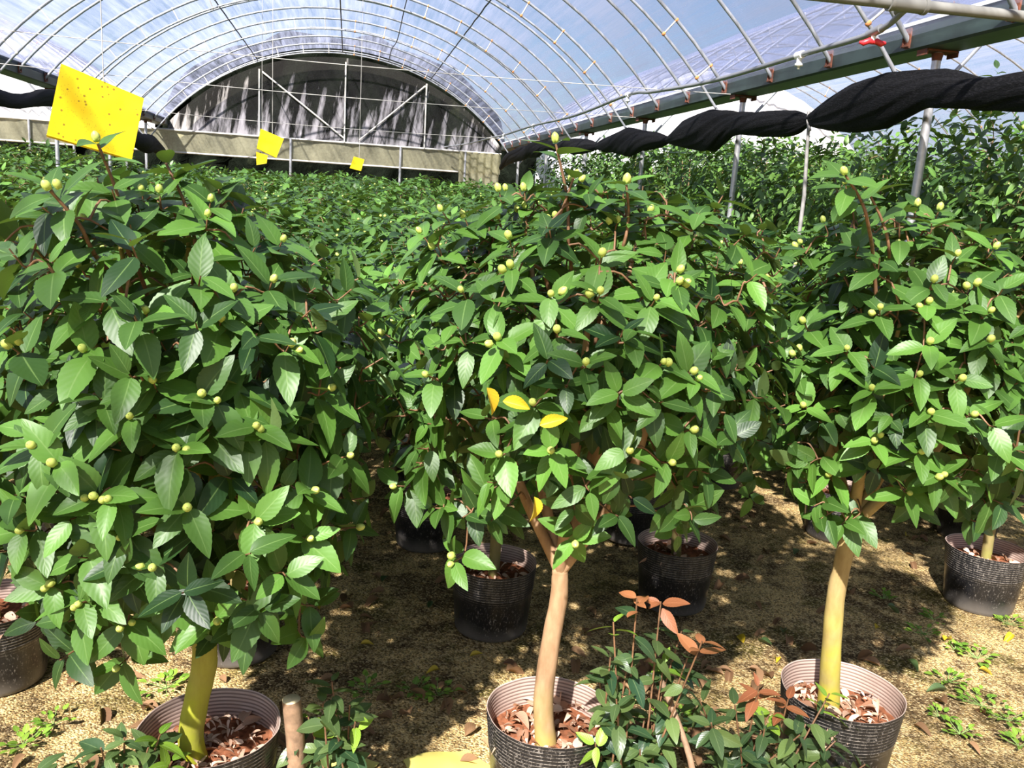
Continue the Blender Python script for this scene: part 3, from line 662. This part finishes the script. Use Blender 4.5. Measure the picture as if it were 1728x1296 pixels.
def front_point(u, v, cen, rad):
    """where the line of sight of a photographed bud meets the front of the crown it grows on"""
    d = ray(u, v); o = (EYE-cen)/rad; dd = d/rad; A_, B_, C_ = dd@dd, 2*o@dd, o@o-1.0; disc = B_*B_-4*A_*C_
    t = (-B_-math.sqrt(disc))/(2*A_) if disc > 0 else -B_/(2*A_)
    P = EYE+d*t; out = nrm((P-cen)/rad*rad.mean()*np.array([1, 1, .6])+np.array([0, -.15, .25])); return P, out

# ------------------------------------------------------------------ the three front camellias
def hero(base, soil, trunk, trunk_r, bark_m, cen, rad, budpx, label, seed, n=300, limbs=None, shoots=(), sparse=0., ls=1.):
    rr = np.random.default_rng(seed); cen = np.array(cen, float); rad = np.array(rad, float); B0 = np.array([base[0], base[1], 0.])
    root = empty('potted_camellia', tuple(B0), label, 'camellia', 'potted camellias in the front row')
    pot_parts(root, rr, r=.178, h=.285, soil=.20, k=72, litter=150)
    T = [np.array(p, float)-B0 for p in trunk]; tb = b = MB(); P = smoothpath(T, 8); nr = len(P); rads = np.interp(np.linspace(0, 1, nr), np.linspace(0, 1, len(trunk_r)), trunk_r)
    rads = rads*(1+.018*np.sin(np.arange(nr)*1.1)); b.tube(P, rads, 16, caps=False); b.ball(P[-1], rads[-1]*1.02, 16)
    fork = P[-1]; c0 = cen-B0
    ex = [front_point(u, v, cen, rad) for u, v in budpx]; ep = np.array([e[0] for e in ex])-B0; eo = np.array([e[1] for e in ex])
    pts, outs = crown_points(c0, rad*.93, n, rr)
    keep = np.array([np.min(np.sum((ep-p)**2, 1)) > .055**2 for p in pts]); pts, outs = pts[keep], outs[keep]
    sh_p, sh_o = [], []
    for a, z in shoots:
        a_ = np.array(a)-B0; z_ = np.array(z)-B0; sh_p.append(z_); sh_o.append(nrm(z_-a_+np.array([0, -.02, 0])))
    limbs_ = limbs if limbs else limb_set(fork, c0, rad, rr, 6)
    b = MB(); branches(b, fork, limbs_, np.vstack([ep, pts]), np.vstack([eo, outs]), rr, r0=trunk_r[-1]*.78, lb=tb); tb.build('trunk', bark_m, root)
    for a, z in shoots: b.tube(smoothpath([fork*.5+c0*.5, (c0+(np.array(a)-B0)*2)/3+[0, .05, 0], np.array(a)-B0, (np.array(a)+np.array(z))/2-B0+[.01, 0, 0], np.array(z)-B0], 5), np.linspace(.0055, .0028, 21), 6, caps=False)
    b.build('branches', M_TWIG, root)
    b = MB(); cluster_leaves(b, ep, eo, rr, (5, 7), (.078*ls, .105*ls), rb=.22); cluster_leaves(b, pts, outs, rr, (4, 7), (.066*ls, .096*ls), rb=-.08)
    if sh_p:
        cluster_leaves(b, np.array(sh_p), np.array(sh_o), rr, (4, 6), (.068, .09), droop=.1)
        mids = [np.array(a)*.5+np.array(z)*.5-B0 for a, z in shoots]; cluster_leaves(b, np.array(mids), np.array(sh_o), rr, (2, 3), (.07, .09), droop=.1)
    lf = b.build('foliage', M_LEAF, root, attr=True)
    place_buds(root, list(ep)+sh_p, list(eo)+sh_o, rr, 72, .22)
    return root

def up(*a): return np.array(a, float)
BL = [(85, 316), (240, 326), (270, 328), (355, 342), (350, 367), (145, 375), (475, 409), (459, 476), (158, 509), (372, 541), (393, 491), (488, 583), (144, 592), (247, 528), (340, 667), (366, 678), (221, 704), (259, 644), (94, 782), (60, 753), (459, 734), (298, 757), (162, 837), (186, 842), (527, 828), (555, 657), (135, 451), (96, 441), (316, 856), (40, 895), (205, 906), (433, 880), (518, 908), (259, 956), (497, 961), (82, 991), (137, 1017), (206, 1057), (20, 586), (430, 720), (585, 770), (600, 890), (365, 1045), (201, 1123)]
hero((-.32, 2.06), .2, [at_y(u, v, y_) for u, v, y_ in [(332, 1297, 2.04), (322, 1245, 2.03), (332, 1180, 2.01), (345, 1120, 2.0), (343, 1060, 1.99), (338, 980, 1.98)]], [.035, .031, .030, .030, .029, .026], M_BARK_MOSS, (-.37, 1.98, 1.11), (.43, .40, .52), BL,
     'camellia with mossy green-yellow curved trunk and low hanging crown, left of the three front pots', 11, 330,
     shoots=[(at_y(215, 420, 1.85), at_y(165, 242, 1.8)), (at_y(160, 430, 1.75), at_y(85, 322, 1.68)), (at_y(330, 420, 1.9), at_y(280, 275, 1.92))])
M_ = [(885, 324), (843, 325), (886, 354), (842, 371), (747, 358), (712, 395), (733, 422), (860, 404), (937, 370), (1057, 310), (1041, 377), (1095, 361), (1015, 433), (963, 309), (785, 369), (863, 452), (781, 493), (930, 500), (1012, 495), (1144, 460), (1143, 479), (1105, 506), (940, 559), (842, 572), (650, 564), (988, 613), (1117, 612), (1166, 628), (1175, 640), (723, 634), (636, 666), (1166, 725), (845, 766), (808, 831), (1190, 822), (765, 948), (970, 914), (700, 780), (930, 760), (1060, 760), (900, 680), (670, 820), (1130, 780)]
hero((.575, 2.05), .2, [at_y(u, v, y_) for u, v, y_ in [(922, 1264, 2.01), (917, 1180, 2.0), (930, 1080, 2.0), (943, 1010, 2.0), (945, 965, 2.0)]], [.030, .027, .026, .024, .023, .021], M_BARK_TAN, (.60, 2.02, 1.28), (.47, .40, .365), M_,
     'camellia with smooth tan forked trunk in the middle front pot', 22, 395, ls=.86,
     shoots=[(at_y(960, 420, 1.9), at_y(938, 243, 1.9)), (at_y(1050, 420, 1.85), at_y(1057, 312, 1.83)), (at_y(900, 440, 1.9), at_y(968, 300, 1.88))])
R_ = [(1353, 413), (1425, 416), (1514, 418), (1613, 433), (1677, 421), (1574, 476), (1645, 482), (1310, 531), (1357, 545), (1485, 522), (1566, 512), (1669, 527), (1567, 579), (1667, 575), (1550, 633), (1471, 656), (1358, 685), (1568, 696), (1475, 744), (1553, 762), (1533, 831), (1427, 312), (1547, 350), (1584, 357), (1391, 377), (1430, 408), (1280, 620), (1270, 740), (1400, 800), (1640, 700), (1620, 640), (1340, 600), (1590, 800), (1430, 590), (1300, 470)]
hero((1.475, 2.08), .2, [at_y(u, v, y_) for u, v, y_ in [(1398, 1192, 2.12), (1402, 1110, 2.1), (1410, 1010, 2.08), (1424, 940, 2.06), (1437, 885, 2.05)]], [.033, .029, .027, .025, .024, .023], M_BARK_YEL, (1.53, 2.05, 1.26), (.43, .37, .385), R_,
     'camellia with bright yellow-green straight trunk, right of the three front pots', 33, 335, ls=.92,
     shoots=[(at_y(1465, 380, 1.8), at_y(1427, 296, 1.78)), (at_y(1500, 420, 1.9), at_y(1462, 318, 1.9))])

# ------------------------------------------------------------------ yellowed leaves inside the middle crown
# ------------------------------------------------------------------ bushes further back
def bush_proto(seed, n, tpl, cen, rad, nb, size, single=False, trunk_r=.022, inner=.2, litter=60, lm=None):
    rr = np.random.default_rng(seed); cen = np.array(cen); rad = np.array(rad)
    root = empty('potted_camellia', (0, -50, 0)); fork = np.array([rr.normal(0, .02), rr.normal(0, .02), cen[2]-rad[2]*.85])
    pts, outs = crown_points(cen, rad, n, rr, inner=inner, lump=.12); limbs = limb_set(fork, cen, rad, rr, 5)
    tp = smoothpath([(0, 0, .2), (rr.normal(0, .02), rr.normal(0, .02), fork[2]*.6), fork], 4)
    if single:
        b = MB(); cluster_leaves(b, pts, outs, rr, (4, 6), size, tpl=tpl, mat=0); q = MB(); q.tube(tp, trunk_r, 8); branches(q, fork, limbs, pts, outs, rr, k=4, maxn=50)
        for V, (F, mt), a in zip(q.v, q.f, q.a): pass
        off = 0
        for V, (F, mt) in zip(q.v, q.f): b.add(V, F-off, 1); off += len(V)
        for i in rr.choice(len(pts), nb, replace=False): b.ball(pts[i]+outs[i]*.012, .0105, 6, 2)
        b.lathe([(.05, 0), (.14, 0), (.165, .28), (.16, .28), (.15, .2), (.01, .2)], 14, mat=3)
        o = b.mesh('potted_camellia', [lm or M_LEAF, M_BARK, M_BUD, M_POT], attr=True); return o
    parts = pot_parts(root, rr, r=.172, h=.285, soil=.21, k=48, litter=litter)
    b = MB(); b.tube(tp, trunk_r, 12); parts.append(b.build('trunk', M_BARK, root))
    b = MB(); branches(b, fork, limbs, pts, outs, rr, k=5, maxn=130); parts.append(b.build('branches', M_TWIG, root))
    b = MB(); cluster_leaves(b, pts, outs, rr, (4, 7), size, tpl=tpl); parts.append(b.build('foliage', M_LEAF, root, attr=True))
    sel = rr.choice(len(pts), nb, replace=False); parts += place_buds(root, [pts[i] for i in sel], [outs[i] for i in sel], rr, nb, 0)
    for p in parts: reg(root, p)
    return root
MID = [bush_proto(100+i, 250, 'mid', (0, 0, 1.07), (.45, .43, .40), 26, (.072, .10)) for i in range(3)]
first_used = [False]*3
def place_mid(i, x, y, h, rz, label, group, z0=0.):
    o = MID[i] if not first_used[i] else copy_tree(MID[i]); first_used[i] = True
    s = h/1.5; o.location = (x, y, z0); o.rotation_euler = (0, 0, rz); o.scale = (1, 1, s) if abs(s-1) < .12 else (s, s, s)
    tag(o, label, 'camellia', group); return o
second = [(-1.10, 2.82, 1.42, 'second row camellia, its dark pot cut off by the left edge of the photo'),
          (-.36, 2.95, 1.45, 'second row camellia standing right behind the mossy-trunked front tree'),
          (.585, 3.06, 1.45, 'camellia whose black pot shows left of the tan trunk, second row'),
          (1.40, 3.22, 1.45, 'camellia whose black pot stands between the tan and yellow trunks, second row'),
          (2.82, 3.12, 1.42, 'camellia with slanting trunk in dusty grey-black pot right of the yellow trunk')]
for k, (x, y, h, lab) in enumerate(second): place_mid(k % 3, x, y, h, k*1.7, lab, 'potted camellias in the second row')
rj = np.random.default_rng(5)
for k, x in enumerate((-2.0, -1.25, -.48, .40, 1.45, 2.58, 3.35)):
    place_mid((k+1) % 3, x, 3.92+rj.normal(0, .04), 1.44+rj.normal(0, .03), k*2.1, f'camellia in the third row back, {ORD[k]} from the left in that row', 'camellias of the third row')
for k in range(8):
    place_mid(k % 3, -3.0+k*.88+rj.normal(0, .05), 4.78+rj.normal(0, .05), 1.45+rj.normal(0, .04), k*2.9, f'camellia in the fourth row back, {ORD[k]} from the left in that row', 'camellias of the fourth row')
FAR = [bush_proto(200+i, 175, 'lo', (0, 0, 1.05), (.50, .50, .42), 22, (.075, .105), single=True) for i in range(5)]
FAR += [bush_proto(300+i, 420, 'lo', (0, 0, 1.02), (.60, .60, .50), 14, (.052, .076), single=True, lm=M_LEAF_R) for i in range(3)]
FAR += [bush_proto(320, 420, 'lo', (0, 0, 1.02), (.60, .60, .50), 14, (.052, .076), single=True)]
cnt = [0]
def place_far(i, x, y, h, rz, label, group, sxy=1.):
    o = bpy.data.objects.new('potted_camellia', FAR[i]); COL.objects.link(o); s = h/1.5
    o.location = (x, y, 0); o.rotation_euler = (0, 0, rz); o.scale = (s*sxy, s*sxy, s); tag(o, label, 'camellia', group); cnt[0] += 1
row = 0; y = 5.62
while y < 19.3:
    for k in range(8):
        x = -3.12+k*.86+rj.normal(0, .07)+(.3 if row % 2 else 0)
        if x > 3.25: x = 3.2
        place_far(rj.integers(5), x, y+rj.normal(0, .07), 1.42+.033*(y-5)+rj.normal(0, .055), rj.uniform(0, 6.3), f'camellia crown, {ORD[k]} from the left in the {ORD[row+4]} row back, middle bay', f'camellias of the {ORD[row+4]} row in the middle bay', 1.02)
    row += 1; y += .86
row = 0; y = 4.6
while y < 16.7:
    for k in range(4):
        place_far(5+rj.integers(4), 4.25+k*.98+rj.normal(0, .08), y+rj.normal(0, .08), 2.12+.02*(y-5)+rj.normal(0, .11)+(.05 if k else 0), rj.uniform(0, 6.3), f'tall camellia of the right bay, {ORD[row]} row back, {ORD[k]} from the posts', f'tall camellias of row {row+1} in the right bay', .8)
    row += 1; y += 1.0
row = 0; y = 8.5
while y < 19.2:
    for k in range(4):
        place_far(rj.integers(5), -4.7-k*.98+rj.normal(0, .08), y+rj.normal(0, .08), 1.72+.02*(y-8)+rj.normal(0, .07), rj.uniform(0, 6.3), f'left bay camellia, {ORD[row]} row back, {ORD[k]} from the gutter', f'camellias of row {row+1} in the left bay', .9)
    row += 1; y += 1.0
print('far bushes', cnt[0])

# ------------------------------------------------------------------ seedlings and cut stump in front
def seedling(base, stems, label, seed, mats=(M_SEED,), nl=(4, 6), size=(.052, .088), red=0, twigs=3, leafstep=.065):
    rr = np.random.default_rng(seed); B0 = np.array(base, float); root = empty('seedling_shrub', tuple(B0), label, 'shrub')
    bb = MB(); lf = MB(); rd = MB(); fr = MB(); nred = 0; hasf = False
    for si, top in enumerate(stems):
        T = np.array(top)-B0; s0 = np.array([rr.normal(0, .03), rr.normal(0, .03), -.02]); P = smoothpath([s0, s0*.6+T*.4+rr.normal(0, .012, 3), T], 8); bb.tube(P, np.linspace(.0042, .0022, len(P)), 6)
        d = nrm(T-s0); ln = np.linalg.norm(T-s0); z = .35
        O, D, Nn, Ln, Wd, Rn = [], [], [], [], [], []; a = rr.uniform(0, 6)
        while z < .97:
            p = P[int(z*(len(P)-1))]; a += 2.4; rad = np.array([math.cos(a), math.sin(a), 0]); l = rr.uniform(*size)
            O.append(p); D.append(rad+[0, 0, rr.uniform(-.5, .35)]); Nn.append(np.array([0, -.35, 1])+rr.normal(0, .25, 3)); Ln.append(l); Wd.append(l*rr.uniform(.42, .54)); Rn.append(rr.random()); z += leafstep*rr.uniform(.6, 1.3)/max(ln, .1)*.45
        add_leaves(lf, *[np.array(q) for q in (O, D, Nn, Ln, Wd, Rn)], tpl='hi', curl=.3)
        tb = rd if si < red else (fr if si % 4 == 3 else lf); hasf = hasf or tb is fr
        cluster_leaves(tb, [T], [nrm(d+rr.normal(0, .2, 3))], rr, nl, (size[0]*.8, size[1]*.85), droop=.15, aspect=.46)
        if tb is rd: nred += 1
    bb.build('stems', M_TWIG, root); lf.build('foliage', mats[0], root, attr=True)
    if nred: tag(rd.build('young_leaves', M_RED, root, attr=True), 'orange-brown young leaves')
    if hasf: tag(fr.build('fresh_leaves', M_FRESH, root, attr=True), 'bright green fresh leaves')
    return root
def S(L_, y): return [at_y(u, v, y+rj.normal(0, .05)) for u, v in L_]
seedling((.78, 1.93, 0), S([(1075, 1010), (1115, 1015), (1185, 1082), (1035, 1050), (1010, 1140), (1150, 1065), (1060, 1110), (1120, 1120), (1040, 1180), (1090, 1200), (1150, 1210), (1005, 1255), (1080, 1265), (1030, 1110), (1160, 1110)], 1.92),
         'wispy seedling shrub with orange-brown young leaves between the middle and right front pots', 51, red=3)
seedling((1.12, 1.93, 0), S([(1280, 1160), (1330, 1180), (1240, 1190), (1400, 1170), (1200, 1220), (1290, 1230), (1350, 1240), (1430, 1215), (1250, 1260), (1180, 1180), (1385, 1275), (1320, 1290), (1220, 1290), (1460, 1290), (1410, 1250), (1300, 1200), (1370, 1200)], 1.90),
         'low dense seedling shrub with reddish tips in front of the right pot', 52, red=2, nl=(4, 7))
seedling((.03, 1.98, 0), S([(560, 1150), (545, 1185), (590, 1190), (520, 1210), (570, 1240), (505, 1250), (540, 1270), (600, 1215)], 1.97), 'leafy shoots sprouting beside the sawn-off stump', 53)
seedling((-.52, 1.95, 0), S([(210, 1245), (170, 1262), (250, 1262), (290, 1285), (130, 1285), (190, 1290), (60, 1296), (270, 1240)], 1.93), 'small seedling at the bottom corner before the left front pot', 54)
o = empty('cut_stump', (-.09, 2.0, 0), 'short sawn-off stem with pale cut face beside the left front pot', 'stump'); q = at_y(492, 1180, 2.0)
b = MB(); b.tube(smoothpath([(-.02, 0, -.03), (-.01, 0, .2), (q[0]+.09, 0, q[2])], 6), .0235, 16, caps=False); b.build('stem', M_DRYWOOD, o)
b = MB(); b.lathe([(.0235, 0), (.021, .003), (.001, .004)], 16, (q[0]+.09, 0, q[2]-.001)); tag(b.build('cut_face', M_CUT, o), 'pale yellow sawn face')
o = empty('dead_stick', (1.0, 2.0, 0), 'bare pale brown stick rising through the wispy seedling', 'stick')
pa, pb = at_y(1112, 1140, 2.0), at_y(1168, 1296, 1.85); b = MB(); b.tube(smoothpath([pb-np.array(o.location)-[-.02, 0, .15], pb-np.array(o.location), (pa+pb)/2-np.array(o.location)+[.004, 0, .004], pa-np.array(o.location)], 5), .0085, 8); b.build('shaft', M_DRYWOOD, o)

# ------------------------------------------------------------------ ground litter and weeds
def leaf_obj(mat, seed, l=.07, curl=.35):
    b = MB(); r = np.random.default_rng(seed); add_leaves(b, np.array([[-l/2, 0, .006]]), np.array([[1., 0, .05]]), np.array([[0, 0, 1.]]), np.array([l]), np.array([l*.45]), np.array([r.random()]), 'hi', curl=curl, fold=.5); return b.mesh('fallen_leaf', mat, attr=True)
LM = {'brown': [leaf_obj(M_DRY, i, .06+.012*i, .2+.3*i) for i in range(3)], 'yellow': [leaf_obj(M_YLEAF, 5, .06), leaf_obj(M_YLEAF, 6, .05, .1)], 'green': [leaf_obj(M_SEED, 8, .065, .1)]}
POTS = [(-.32, 2.06), (.575, 2.05), (1.475, 2.08)]+[(a[0], a[1]) for a in second]
def free(x, y, d=.2): return all((x-a)**2+(y-b_)**2 > d*d for a, b_ in POTS)
def drop(kind, x, y, rr):
    o = bpy.data.objects.new('fallen_leaf', LM[kind][rr.integers(len(LM[kind]))]); COL.objects.link(o); o.location = (x, y, float(ground_z(x, y))+.006); o.rotation_euler = (rr.normal(0, .22), rr.normal(0, .22), rr.uniform(0, 6.3)); s = rr.uniform(.7, 1.25); o.scale = (s, s, s)
    wh = 'left of the mossy trunk' if x < -.45 else 'between the mossy and tan trunks' if x < .5 else 'between the tan and yellow trunks' if x < 1.42 else 'right of the yellow trunk'
    wh = ('near the front pots, ' if y < 2.75 else 'around the second row pots, ')+wh
    tag(o, f'{kind} fallen leaf {wh}', 'leaf', f'{kind} fallen leaves {wh}')
rr = np.random.default_rng(77); n = 0
for _ in range(900):
    u, v = rr.uniform(0, 1728), rr.uniform(850, 1296); p = at_z(u, v, 0)
    if p[1] > 4.6 or not free(p[0], p[1]): continue
    drop('brown', p[0], p[1], rr); n += 1
    if n >= 190: break
for u, v in [(1250, 1077), (805, 1108), (730, 1135), (1440, 940), (1530, 906), (1480, 1062), (1600, 1080), (1310, 1112), (540, 1025), (1665, 1135), (1700, 1080), (620, 1090)]: p = at_z(u, v, 0); drop('yellow', p[0], p[1], rr)
for u, v in [(1292, 1086), (1345, 934), (1505, 1032), (725, 1022), (1322, 1066), (1540, 1125), (1580, 1168), (650, 980)]: p = at_z(u, v, 0); drop('green', p[0], p[1], rr)
for _ in range(60):
    p = at_z(rr.uniform(1040, 1300), rr.uniform(1120, 1296), 0)
    if free(p[0], p[1], .19): drop('brown', p[0], p[1], rr)
# dead leaves hanging yellow in the middle crown
for u, v, y_, ang in [(826, 678, 1.61, 1.2), (872, 684, 1.59, .2), (935, 712, 1.60, -.3), (898, 860, 1.66, 1.5)]:
    p = at_y(u, v, y_); o = bpy.data.objects.new('yellowed_leaf', LM['yellow'][0]); COL.objects.link(o); o.location = p; o.rotation_euler = (PI/2-.5, ang, 0)
    tag(o, {826: 'brown-spotted yellow leaf caught in the middle crown', 872: 'bright yellow leaf lying flat in the gap of the middle crown', 935: 'short yellow leaf right of the gap in the middle crown', 898: 'yellow leaf hanging tip down over the fork of the tan trunk'}[u], 'leaf')
def weed(x, y, rr, label, s=1.):
    b = MB(); n = int(14*s+6); a = rr.uniform(0, 6.3, n); q = rr.random(n)**.5*.055*s
    O = np.stack([q*np.cos(a), q*np.sin(a), rr.uniform(.004, .025, n)], 1); D = np.stack([np.cos(a), np.sin(a), rr.uniform(.1, .7, n)], 1); l = rr.uniform(.018, .034, n)
    add_leaves(b, O, D, np.tile([0, 0, 1.], (n, 1)), l, l*.62, rr.random(n), 'mid', curl=.2)
    for i in range(0, n, 2): b.tube([(0, 0, 0), O[i]], .0012, 4, 1)
    o = b.build('weed_clump', [M_FRESH, M_FRESH], attr=True, loc=(x, y, float(ground_z(x, y))+.003)); tag(o, label, 'weed', label.replace('clump', 'clumps'))
for k, (u, v, s) in enumerate([(1650, 1110, 1.2), (1655, 1190, 1.6), (1600, 1150, 1.), (1558, 1070, 1.), (1700, 1215, 1.2), (1620, 1240, .8), (1575, 1045, .8), (1700, 1055, .8), (1610, 1095, .8), (90, 1223, 1.1), (40, 1260, 1.), (700, 1170, 1.1), (740, 1175, 1.), (280, 1160, 1.3), (620, 1165, .9), (1140, 1215, 1.2), (1490, 1010, .8), (1585, 1210, .7), (1720, 1260, 1.)]):
    p = at_z(u, v, 0)
    if free(p[0], p[1], .185): weed(p[0], p[1], rr, 'small green weed clump on the sandy ground '+('right of the yellow trunk' if u > 1480 else 'at the left photo edge' if u < 150 else 'between the front pots'), s)
M_SHEET = simple('pale_yellow_sheet', (.72, .63, .16), .5, var=.08, scale=8)
# yellow cards lying on the ground
for px, lab in (([(540, 1262), (640, 1290), (600, 1325), (500, 1300)], 'yellow sheet lying on the ground left of the middle front pot, nearer the stump'), ([(680, 1290), (790, 1268), (840, 1310), (700, 1330)], 'yellow sheet on the ground tucked against the middle front pot')):
    Q = [at_z(u, v, .012) for u, v in px]; b = MB(); V = []; g = 8
    for s in (0, .0015):
        for i in range(g+1):
            for j in range(g+1):
                a, b2 = i/g, j/g; p = (Q[0]*(1-a)+Q[1]*a)*(1-b2)+(Q[3]*(1-a)+Q[2]*a)*b2; V.append(p+[0, 0, s+.012*math.sin(a*5)*math.sin(b2*3+1)+.014])
    F = [[s*81+i*9+j, s*81+i*9+9+j, s*81+i*9+10+j, s*81+i*9+1+j] for s in (0, 1) for i in range(8) for j in range(8)]
    b.add(V, F); tag(b.build('yellow_sheet', M_SHEET), lab, 'sheet')
